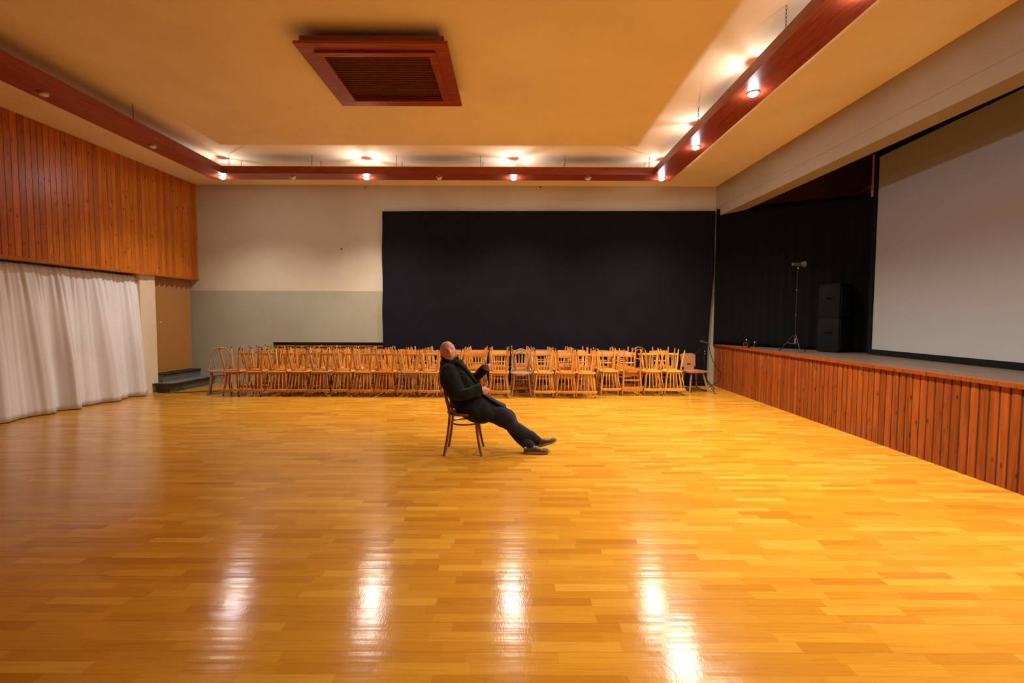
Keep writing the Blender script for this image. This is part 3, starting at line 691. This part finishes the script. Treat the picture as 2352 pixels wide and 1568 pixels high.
# microphone stand in the corner
ms=thing('microphone_stand','black tripod microphone stand between the plank chair and the stage','microphone stand',(4.03,9.50,0))
for a in (R(-80),R(145),R(35)):
    bm=bmesh.new(); c,s=math.cos(a),math.sin(a); tube(bm,[(.015*c,.015*s,.30),(.40*c,.40*s,.008)],.008,8); obj('leg',bm,M_BLKMT,ms)
bm=bmesh.new(); tube(bm,[(0,0,.22),(0,0,.98)],.011,10); obj('pole',bm,M_BLKMT,ms)
bm=bmesh.new(); tube(bm,[(0,-.002,.24),(0,-.002,.30)],.014,10); obj('bright_sleeve',bm,M_STEEL,ms)
bm=bmesh.new(); tube(bm,[(-.24,-.05,.76),(0,0,.95),(.10,0,1.0)],.006,8); obj('boom_arm',bm,M_BLKMT,ms)
bm=bmesh.new(); tube(bm,[(-.09,-.03,1.055),(.00,-.01,1.02),(.09,.0,1.0)],[.024,.018,.014],12); obj('microphone',bm,M_GREY,ms)
for z in (.835,.785):
    bm=bmesh.new(); bmesh.ops.create_icosphere(bm,subdivisions=2,radius=.012,matrix=Matrix.Translation((0,-.016,z))); obj('knob',bm,M_BRASS,ms)
bm=bmesh.new(); pts=bez((.08,-.01,.97),(.14,-.06,.55),(.30,-.10,.42),8)+bez((.30,-.10,.42),(.36,-.1,.22),(.16,-.08,.15),8)[1:]+bez((.16,-.08,.15),(.05,-.05,.06),(.09,.1,.006),6)[1:]; tube(bm,pts,.006,6); obj('cable',bm,M_BLKPL,ms)
# cable on the floor by the step
bm=bmesh.new(); tube(bm,[(-7.06,9.02,.007),(-6.8,8.97,.007),(-6.2,9.18,.007),(-5.7,9.36,.007),(-5.35,9.40,.007)],.006,6); tag(obj('floor_cable',bm,M_BLKPL),'thin black cable on the floor from the curtain towards the chairs','cable')

# ---------------------------------------------------------------- the seated man
def m_skin():
    m=mat('skin',(.60,.28,.24),.5,spec=.4); k=N(m); tc=k.n('TexCoord').outputs['Object']
    n=k.n('TexNoise'); n.inputs['Scale'].default_value=38; n.inputs['Detail'].default_value=5; k.l(tc,n.inputs['Vector'])
    k.l(k.ramp(n.outputs[0],[(.3,(.50,.19,.155)),(.55,(.62,.285,.245)),(.75,(.72,.38,.33))]),k.b.inputs['Base Color'])
    k.b.inputs['Subsurface Weight'].default_value=.08; k.b.inputs['Subsurface Radius'].default_value=(.01,.004,.002)
    k.l(k.bump(n.outputs[0],.25,.003),k.b.inputs['Normal']); return m
M_SKIN=m_skin()
M_HAIR=m_cloth('white_hair',(.60,.50,.42),(.42,.33,.26),260,.8,.2,30)
M_COAT=m_cloth('dark_wool',(.0125,.0135,.0125),(.005,.0055,.005),320,.95,.10,18)
M_KNIT=m_cloth('black_knit',(.016,.016,.018),(.008,.008,.009),420,.95,.1,30)
M_TROU=m_cloth('dark_blue_twill',(.017,.016,.024),(.009,.008,.012),350,.9,.10,14)
M_SUEDE=m_cloth('brown_suede',(.085,.048,.020),(.045,.025,.011),300,.9,.15,20)
M_SOLE=mat('gum_sole',(.22,.13,.035),.6,bump=(80,.2,.002))
M_LACE=mat('mustard_lace',(.55,.33,.06),.7)
M_EYEW=mat('eye_white',(.55,.45,.40),.3); M_IRIS=mat('iris',(.03,.03,.035),.2); M_MOUTH=mat('mouth_dark',(.16,.035,.03),.5)
man=thing('person','older man in a dark wool coat leaning back on a chair, both thumbs raised','person',(-.52,5.10,.0))
base=Vector(man.location)
def pobj(name,bm,m,par=man,vox=None,sm=0,smooth=True):
    for v in bm.verts: v.co-=base
    o=obj(name,bm,m,None,smooth); o.parent=man
    if vox:
        r=o.modifiers.new('remesh','REMESH'); r.mode='VOXEL'; r.voxel_size=vox; r.use_smooth_shade=True
        if sm: s=o.modifiers.new('smooth','SMOOTH'); s.factor=.5; s.iterations=sm
    if par is not man:
        o.parent=par
    return o
def G(x,s): return math.exp(-(x/s)**2)
# head, local frame: +z crown, -y face, origin at the head centre
HM=Matrix.Translation(Vector((-0.7090,5.030,1.1370)))@Matrix.Rotation(R(-13),4,'Y')@Matrix.Rotation(R(17),4,'Z')@Matrix.Rotation(R(-4),4,'X')
def headpt(th,ph,g=0.):
    # th: 0 crown .. pi chin, ph: 0 = face (-y)
    st,ct=math.sin(th),math.cos(th); x=st*math.sin(ph); y=-st*math.cos(ph); z=ct
    X=x*.079; Yy=y*.096; Z=z*.111
    f=max(0,-y); low=max(0,-z)
    X*=1-.12*low**1.3; Yy*=1-(.16*low if y>0 else -.02*low)
    if y>0: Yy*=1.06
    d=0.0
    nx=x; fz=Z
    if f>.05:
        d+=.026*G(nx,.15)*(G(fz+.022,.020)+.45*G(fz+.000,.022))        # nose
        d+=.010*(G(abs(nx)-.26,.16))*G(fz+.026,.022)                    # cheeks
        d-=.011*(G(abs(nx)-.36,.15))*G(fz-.008,.013)                    # sockets
        d+=.008*G(abs(nx)-.33,.3)*G(fz-.028,.009)                       # brow
        d+=.008*G(nx,.30)*G(fz+.060,.014)                               # lips
        d-=.0045*G(nx,.32)*G(fz+.0605,.0035)                             # mouth line
        d-=.0065*G(abs(nx)-.30-max(0,-fz-.03)*3.5,.045)*G(fz+.047,.018)    # smile fold
        d-=.004*G(nx,.3)*G(fz+.080,.007)
        d+=.010*G(nx,.30)*G(fz+.097,.016)                               # chin
    v=Vector((X,Yy-d*f**.6,Z)); 
    if g: v+=Vector((x,y,z))*g
    return v
bm=bmesh.new(); NT,NP=90,110; rows=[]
for i in range(1,NT):
    rows.append([bm.verts.new(HM@headpt(PI*i/NT,2*PI*j/NP)) for j in range(NP)])
t=bm.verts.new(HM@headpt(0,0)); b=bm.verts.new(HM@headpt(PI,0))
for A,B in zip(rows,rows[1:]):
    for j in range(NP): bm.faces.new([A[j],B[j],B[(j+1)%NP],A[(j+1)%NP]])
for j in range(NP): bm.faces.new([t,rows[0][j],rows[0][(j+1)%NP]]); bm.faces.new([b,rows[-1][(j+1)%NP],rows[-1][j]])
bmesh.ops.recalc_face_normals(bm,faces=bm.faces)
for s in (-1,1):   # ears
    e=bmesh.ops.create_uvsphere(bm,u_segments=20,v_segments=14,radius=1)['verts']
    ME=HM@Matrix.Translation((s*.078,.008,-.012))@Matrix.Rotation(R(-14),4,'X')@Matrix.Rotation(s*R(22),4,'Z')@Matrix.Diagonal((.009,.020,.033,1))
    for v in e:
        q=v.co.copy(); dd=1-.45*G(math.hypot(q.y,q.z),.45)*(1 if q.x*s>0 else 0); v.co=ME@Vector((q.x*dd,q.y,q.z))
# neck, chest and limbs, all inside the clothes, joined into one skin
def ball(bm,c,r):
    bmesh.ops.create_uvsphere(bm,u_segments=20,v_segments=14,radius=r,matrix=Matrix.Translation(c))
tube(bm,[(-0.7114,5.060,1.0630),(-0.6947,5.090,0.9861),(-0.6803,5.100,0.9211)],[.055,.056,.07],20)
tube(bm,[(-0.6855,5.100,0.9424),(-0.6327,5.100,0.8144),(-0.5798,5.100,0.6645),(-0.5268,5.100,0.5143),(-0.5055,5.100,0.4605)],[.07,.125,.125,.12,.11],24)
SH=(-0.6862,4.950,0.8965); EL=(-0.5843,4.870,0.6816); WR=(-0.3472,4.900,0.7393)
tube(bm,[SH,EL],[.05,.042],16); ball(bm,EL,.043); ball(bm,SH,.06); tube(bm,[EL,WR,(-0.3301,4.905,0.7447)],[.042,.028,.028],16)
SH2=(-0.5734,5.240,0.8892); EL2=(-0.4505,5.310,0.8036); WR2=(-0.3178,5.240,0.9197)
tube(bm,[SH2,EL2],[.045,.038],16); ball(bm,EL2,.038); ball(bm,SH2,.045); tube(bm,[EL2,(-0.3969,5.305,0.8378),(-0.3415,5.270,0.8920),WR2,(-0.3086,5.232,0.9294)],[.038,.033,.030,.028,.026],16)
tube(bm,[(-0.4976,5.020,0.4874),(-0.3072,5.000,0.4604),(-0.0920,4.980,0.4137),(-0.0324,4.980,0.3707),(0.0837,5.030,0.2607),(0.1588,5.060,0.2009),(0.2267,5.080,0.1691),(0.2701,5.090,0.1439),(0.3057,5.093,0.1216)],[.085,.072,.058,.056,.048,.042,.034,.030,.026],18)
tube(bm,[(-0.5134,5.180,0.4551),(-0.2770,5.220,0.4281),(-0.1107,5.220,0.3768),(-0.0251,5.200,0.3352),(0.0186,5.160,0.2645),(0.0777,5.110,0.1932),(0.1379,5.060,0.1331),(0.1898,5.020,0.0854),(0.2238,5.000,0.0698)],[.085,.07,.058,.056,.05,.044,.036,.030,.027],18)
def fist(bm,M,side,sc=1.):
    """local: +x knuckles, +z thumb side, fingers curl towards side*y"""
    def P(x,y,z): return M@Vector((x*sc,y*side*sc,z*sc))
    def seg(pts,r): tube(bm,[P(*p) for p in pts],[q*sc for q in r],14); [ball(bm,P(*p),q*sc*.98) for p,q in zip(pts,r)]
    v=bmesh.ops.create_uvsphere(bm,u_segments=24,v_segments=16,radius=1)['verts']
    for q in v:
        c=q.co; e=lambda a: math.copysign(abs(a)**.75,a)
        q.co=P(.045+.047*e(c.x),-.002+.0185*e(c.y),-.002+.041*e(c.z)*(1+.06*c.x))
    seg([(-.03,0,-.004),(.015,0,-.002)],[.027,.030])
    for z,r,k in ((.0295,.0112,1.),(.0105,.0116,1.05),(-.009,.0110,1.0),(-.0275,.0096,.88)):
        seg([(.078,.0,z),(.100*k if k>1 else .098*k,.020,z*1.02),(.082,.045*k,z*.98),(.056,.046*k,z*.94),(.046,.028,z*.92)],[r*1.08,r*1.05,r,r*.95,r*.85])
    seg([(.020,.008,.022),(.040,.014,.050),(.046,.015,.078),(.040,.013,.106)],[.0155,.0130,.0118,.0100])
def frame(o,x,z):
    x=Vector(x).normalized(); z=Vector(z); z=(z-x*z.dot(x)).normalized(); y=z.cross(x)
    m=Matrix((x,y,z)).transposed().to_4x4(); m.translation=Vector(o); return m
# far (left) hand, palm side to the camera; near (right) hand, back of the hand to the camera
fist(bm,frame((-0.3169,5.225,0.9323),(.80,-.35,.22),(-.10,0,1)),-1,.95)
fist(bm,frame((-0.3342,4.905,0.7344),(.62,.25,-.28),(.22,0,1)),1,.92)
body=pobj('body',bm,M_SKIN,vox=.0034,sm=1)
# facial details
def onface(x,z,out=0):
    # direction search on the head surface
    best=None
    for i in range(20,75):
        for j in range(-26,27):
            p=headpt(PI*i/90,2*PI*j/110)
            d=(p.x-x)**2+(p.z-z)**2
            if best is None or d<best[0]: best=(d,p)
    return best[1]+Vector((0,-out,0))
for s in (-1,1):
    c=onface(s*.030,.008)
    bm=bmesh.new(); ball(bm,HM@(c+Vector((0,.0055,0))),.0095); ew=pobj('eye',bm,M_EYEW); ew['label']='narrowed eye'
    bm=bmesh.new(); ball(bm,HM@(c+Vector((0,-.0005,-.0008))),.0042); pobj('iris',bm,M_IRIS,ew)
    bm=bmesh.new(); pts=[onface(s*(.012+.036*t),.0145+.003*math.sin(PI*t)-.005*t,.0005) for t in (0,.25,.5,.75,1)]
    tube(bm,[HM@p for p in pts],[.0008,.0022,.0030,.0024,.0008],8); pobj('eyelid',bm,M_SKIN)
    bm=bmesh.new(); pts=[onface(s*(.012+.040*t),.030+.006*math.sin(PI*t*.8)-.004*t,.0005) for t in (0,.2,.4,.6,.8,1)]
    tube(bm,[HM@p for p in pts],[.0008,.0018,.0023,.0021,.0016,.0006],8); pobj('eyebrow',bm,mat('grey_brow',(.17,.085,.06),.9))
bm=bmesh.new(); pts=[onface(x,-.0620+13*x*x,-.0002) for x in [-.026+.052*q/12 for q in range(13)]]
tube(bm,[HM@p for p in pts],[.0008+.0026*math.sin(PI*q/12) for q in range(13)],8); pobj('mouth',bm,M_MOUTH)
# thin white hair around the sides and back
bm=bmesh.new(); rows=[]
for i in range(6,56):
    th=PI*i/90; r=[]
    for j in range(111):
        ph=R(62)+(2*PI-R(124))*j/110
        edge=min(j,110-j)/110.; top=(i-6)/20.
        side=min(1,edge*14)*min(1,(55-i)/5+.05)
        g=.0045*side*min(1,.3+top)-.0015*(1-side)
        g+=.0012*noise.noise(Vector((j*.5,i*.25,0)))
        r.append(bm.verts.new(HM@headpt(th,ph,g)))
    rows.append(r)
for A,B in zip(rows,rows[1:]):
    for j in range(110): bm.faces.new([A[j],B[j],B[j+1],A[j+1]])
pobj('hair',bm,M_HAIR)

# coat
bm=bmesh.new()
torso=[((-0.5567,5.090,1.0376),(-0.7925,5.080,1.0525),.085),((-0.5250,5.090,0.9867),(-0.8012,5.080,0.9920),.130),((-0.4942,5.100,0.9377),(-0.8094,5.090,0.9324),.190),((-0.4571,5.100,0.8791),(-0.8140,5.090,0.8578),.215),((-0.4007,5.100,0.7938),(-0.8016,5.090,0.7745),.205),((-0.3560,5.100,0.7189),(-0.7556,5.100,0.6854),.195),
 ((-0.3134,5.100,0.6601),(-0.7015,5.100,0.5997),.190),((-0.2441,5.100,0.6067),(-0.6496,5.100,0.5031),.20),((-0.1747,5.100,0.5639),(-0.6017,5.100,0.4300),.215),((-0.1159,5.100,0.5286),(-0.5056,5.100,0.3764),.22),((-0.0732,5.100,0.5094),(-0.4202,5.100,0.3335),.21),((-0.0731,5.100,0.4965),(-0.3507,5.100,0.3251),.20),((-0.0998,5.100,0.4673),(-0.2897,5.100,0.3426),.19)]
loft(bm,torso,36,2.2,5)
# near sleeve
loft(bm,[((-0.6772,5.000,0.9952),(-0.7637,5.000,0.9687),.05),((-0.6047,4.960,0.9579),(-0.7848,4.960,0.8950),.085),((-0.5669,4.900,0.8722),(-0.7737,4.900,0.8098),.088),((-0.5281,4.870,0.7944),(-0.7216,4.870,0.7119),.080),((-0.5007,4.850,0.7516),(-0.6378,4.850,0.6337),.075),((-0.4390,4.840,0.7686),(-0.5302,4.840,0.6308),.066),((-0.3904,4.865,0.7936),(-0.4312,4.865,0.6471),.060),((-0.3465,4.890,0.7963),(-0.3618,4.890,0.6770),.054),((-0.3295,4.895,0.7895),(-0.3110,4.895,0.6949),.048)],24,2.1,5)
# far sleeve
loft(bm,[((-0.5602,5.220,0.9735),(-0.6473,5.220,0.8967),.05),((-0.5107,5.270,0.9135),(-0.5768,5.270,0.8139),.065),((-0.4482,5.310,0.8648),(-0.5037,5.310,0.7421),.068),((-0.4031,5.300,0.9105),(-0.3929,5.310,0.7648),.062),((-0.3591,5.270,0.9526),(-0.3239,5.270,0.8314),.055),((-0.3324,5.230,0.9733),(-0.2757,5.230,0.8947),.050)],24,2.1,5)
coat=pobj('coat',bm,M_COAT,vox=.006,sm=3)
tx=bpy.data.textures.new('coat_creases','CLOUDS'); tx.noise_scale=.11; tx.noise_depth=2
dm=coat.modifiers.new('creases','DISPLACE'); dm.texture=tx; dm.strength=.022; dm.mid_level=.5
# standing collar
bm=bmesh.new(); n=40; ri=[];
Cc=Vector((-0.6792,5.070,1.0114)); ax=(Vector((-0.7338,5.070,1.0938))-Vector((-0.6792,5.070,1.0114))).normalized()
for j in range(n+1):
    a=R(-55)+R(290)*j/n     # opening towards the front (+x, -y)
    dr=Vector((-math.cos(a-R(35)),math.sin(a-R(35))*1.0,0)); 
    hgt=.066+.012*math.cos(a); row=[]
    rr=.100
    for h,rad in ((-.03,1.12),(0,1.04),(.5,.98),(1,1.02),(1.05,.98),(1,.93),(.5,.90),(-.03,.95)):
        p=Cc+dr*rr*rad+Vector((-.25*h*hgt-.35*dr.x*0,0,h*hgt))+Vector((0,0,.02*(dr.x)*rr))
        row.append(bm.verts.new(p))
    ri.append(row)
for A,B in zip(ri,ri[1:]):
    for j in range(8): bm.faces.new([A[j],B[j],B[(j+1)%8],A[(j+1)%8]])
bm.faces.new(ri[0]); bm.faces.new(ri[-1][::-1]); bmesh.ops.recalc_face_normals(bm,faces=bm.faces)
pobj('coat_collar',bm,M_COAT)
# front edge of the coat: lapel line and the raised flap over the thigh
bm=bmesh.new(); loft(bm,[((-0.5883,4.980,1.0266),(-0.6180,4.985,1.0125),.016),((-0.5029,4.925,0.9724),(-0.5383,4.920,0.9471),.012),((-0.4243,4.905,0.8824),(-0.4494,4.900,0.8572),.011),((-0.3640,4.920,0.7981),(-0.3948,4.920,0.7773),.010),((-0.3345,4.940,0.7435),(-0.3603,4.940,0.7226),.009)],12,2,4); pobj('lapel',bm,M_COAT)
bm=bmesh.new(); loft(bm,[((-0.3202,5.040,0.6753),(-0.3160,5.040,0.6519),.05),((-0.2465,5.040,0.6310),(-0.2570,5.040,0.6033),.07),((-0.1518,5.050,0.5721),(-0.1602,5.050,0.5518),.085),((-0.0642,5.060,0.5258),(-0.0747,5.060,0.5150),.09)],20,5,4); pobj('coat_flap',bm,M_COAT)
# knitted jumper collar and zip
bm=bmesh.new(); tube(bm,[(-0.6840,5.060,1.0610),(-0.6715,5.060,1.0293),(-0.6445,5.070,0.9670)],[.050,.060,.080],28); kn=pobj('jumper',bm,M_KNIT)
bm=bmesh.new(); tube(bm,[(-0.6158,4.985,1.0542),(-0.6067,4.978,1.0132)],.0022,6); pobj('zip',bm,M_GREY,kn)
# trousers
bm=bmesh.new()
loft(bm,[((-0.4134,5.020,0.5725),(-0.4556,5.020,0.4027),.10),((-0.2863,5.000,0.5450),(-0.3176,5.000,0.3758),.095),((-0.1708,4.990,0.5389),(-0.2019,4.990,0.3415),.09),((-0.0662,4.980,0.5201),(-0.1178,4.980,0.3071),.088),((0.0070,4.980,0.4604),(-0.0708,4.980,0.2799),.082),((0.0492,5.000,0.3824),(-0.0290,5.000,0.2550),.075),((0.1182,5.030,0.3227),(0.0502,5.030,0.1976),.068),((0.1935,5.060,0.2623),(0.1251,5.060,0.1385),.062),((0.2477,5.080,0.2285),(0.2057,5.080,0.1096),.060),((0.2836,5.090,0.1958),(0.2565,5.090,0.0919),.056)],24,2.2,5)
loft(bm,[((-0.4283,5.200,0.5392),(-0.4719,5.200,0.3743),.10),((-0.2552,5.220,0.5306),(-0.2878,5.220,0.3265),.09),((-0.0804,5.220,0.4817),(-0.1455,5.220,0.2717),.085),((0.0127,5.200,0.4310),(-0.0630,5.200,0.2381),.078),((0.0562,5.160,0.3466),(-0.0190,5.160,0.1823),.070),((0.1149,5.110,0.2660),(0.0405,5.110,0.1193),.064),((0.1779,5.060,0.1924),(0.0988,5.060,0.0738),.060),((0.2455,5.020,0.1198),(0.1351,5.020,0.0510),.056)],24,2.2,5)
tro=pobj('trousers',bm,M_TROU,vox=.006,sm=3)
d2=tro.modifiers.new('creases','DISPLACE'); d2.texture=tx; d2.strength=.014; d2.mid_level=.5
for a,b_ in (((0.2485,5.090,0.1687),(0.3133,5.095,0.1135)),((0.1879,5.030,0.1093),(0.2341,4.995,0.0766))):
    bm=bmesh.new(); tube(bm,[a,b_],[.044,.042],18); pobj('sock',bm,M_KNIT)
# shoes, built heel at the origin, toe along +x
def shoe(M):
    def sec(x,w0,zt,zb): return x,w0,zt,zb
    prof=[(.004,.026,.060,.020),(.020,.034,.074,.016),(.06,.037,.078,.014),(.10,.039,.085,.014),(.135,.043,.078,.014),(.17,.047,.062,.014),(.205,.049,.050,.015),(.24,.046,.045,.017),(.262,.036,.040,.02),(.276,.020,.032,.024)]
    bm=bmesh.new(); loft(bm,[((x,0,zt),(x,0,zb),w) for x,w,zt,zb in prof],24,2.8,3)
    for v in bm.verts: v.co=M@v.co
    up=pobj('shoe',bm,M_SUEDE)
    out=[]; 
    for t in range(40):
        a=2*PI*t/40; cx,sy=math.cos(a),math.sin(a); x=.141+.144*math.copysign(abs(cx)**.75,cx); w=(.045+.009*math.cos(a-0))*1.0
        out.append((x,w*math.copysign(abs(sy)**.8,sy)))
    bm=bmesh.new(); rr=[]
    for f,z in ((.96,0),(1,.004),(1.,.020),(.97,.026)):
        rr.append([bm.verts.new(M@Vector((.141+(x-.141)*f,y*f,z+.008*max(0,(x-.2)/.085)**2))) for x,y in out])
    for A,B in zip(rr,rr[1:]):
        for j in range(40): bm.faces.new([A[j],A[(j+1)%40],B[(j+1)%40],B[j]])
    bm.faces.new(rr[0][::-1]); bm.faces.new(rr[-1]); so=pobj('sole',bm,M_SOLE,up)
    for k_ in range(5):
        x=.108+.021*k_; z=.088-.33*(x-.10)+.0005; bm=bmesh.new()
        tube(bm,[M@Vector(p) for p in ((x,-.028,z-.008),(x+.009,-.012,z+.001),(x+.014,.012,z-.001),(x+.02,.028,z-.010))],.0028,6)
        tube(bm,[M@Vector(p) for p in ((x+.016,-.028,z-.012),(x+.010,-.010,z+.001),(x+.006,.012,z+.001),(x+.0,.028,z-.008))],.0028,6); pobj('lace',bm,M_LACE,up)
    bm=bmesh.new(); loft(bm,[((.0,0,.078),(.0,0,.045),.018),((.012,0,.084),(.008,0,.048),.028),((.03,0,.083),(.028,0,.060),.0345)],16,2.6,3)
    for v in bm.verts: v.co=M@v.co
    h=pobj('heel_tab',bm,M_LACE,up); h['label']='mustard yellow heel tab'
    bm=bmesh.new(); loft(bm,[((.012,0,.080),(.012,0,.070),.024),((.05,0,.086),(.05,0,.072),.028),((.10,0,.094),(.10,0,.078),.030)],16,2.4,3)
    for v in bm.verts: v.co=M@v.co
    pobj('shoe_lining',bm,M_KNIT,up)
shoe(frame(Vector((.135,5.0,.002)),(1,.02,.02),(0,0,1))@Matrix.Rotation(0,4,'X'))
shoe(frame(Vector((0.2468,5.105,0.0312)),(1,.03,.30),(-.3,0,1)))

for o in bpy.data.objects:
    if 'used' in o: del o['used']
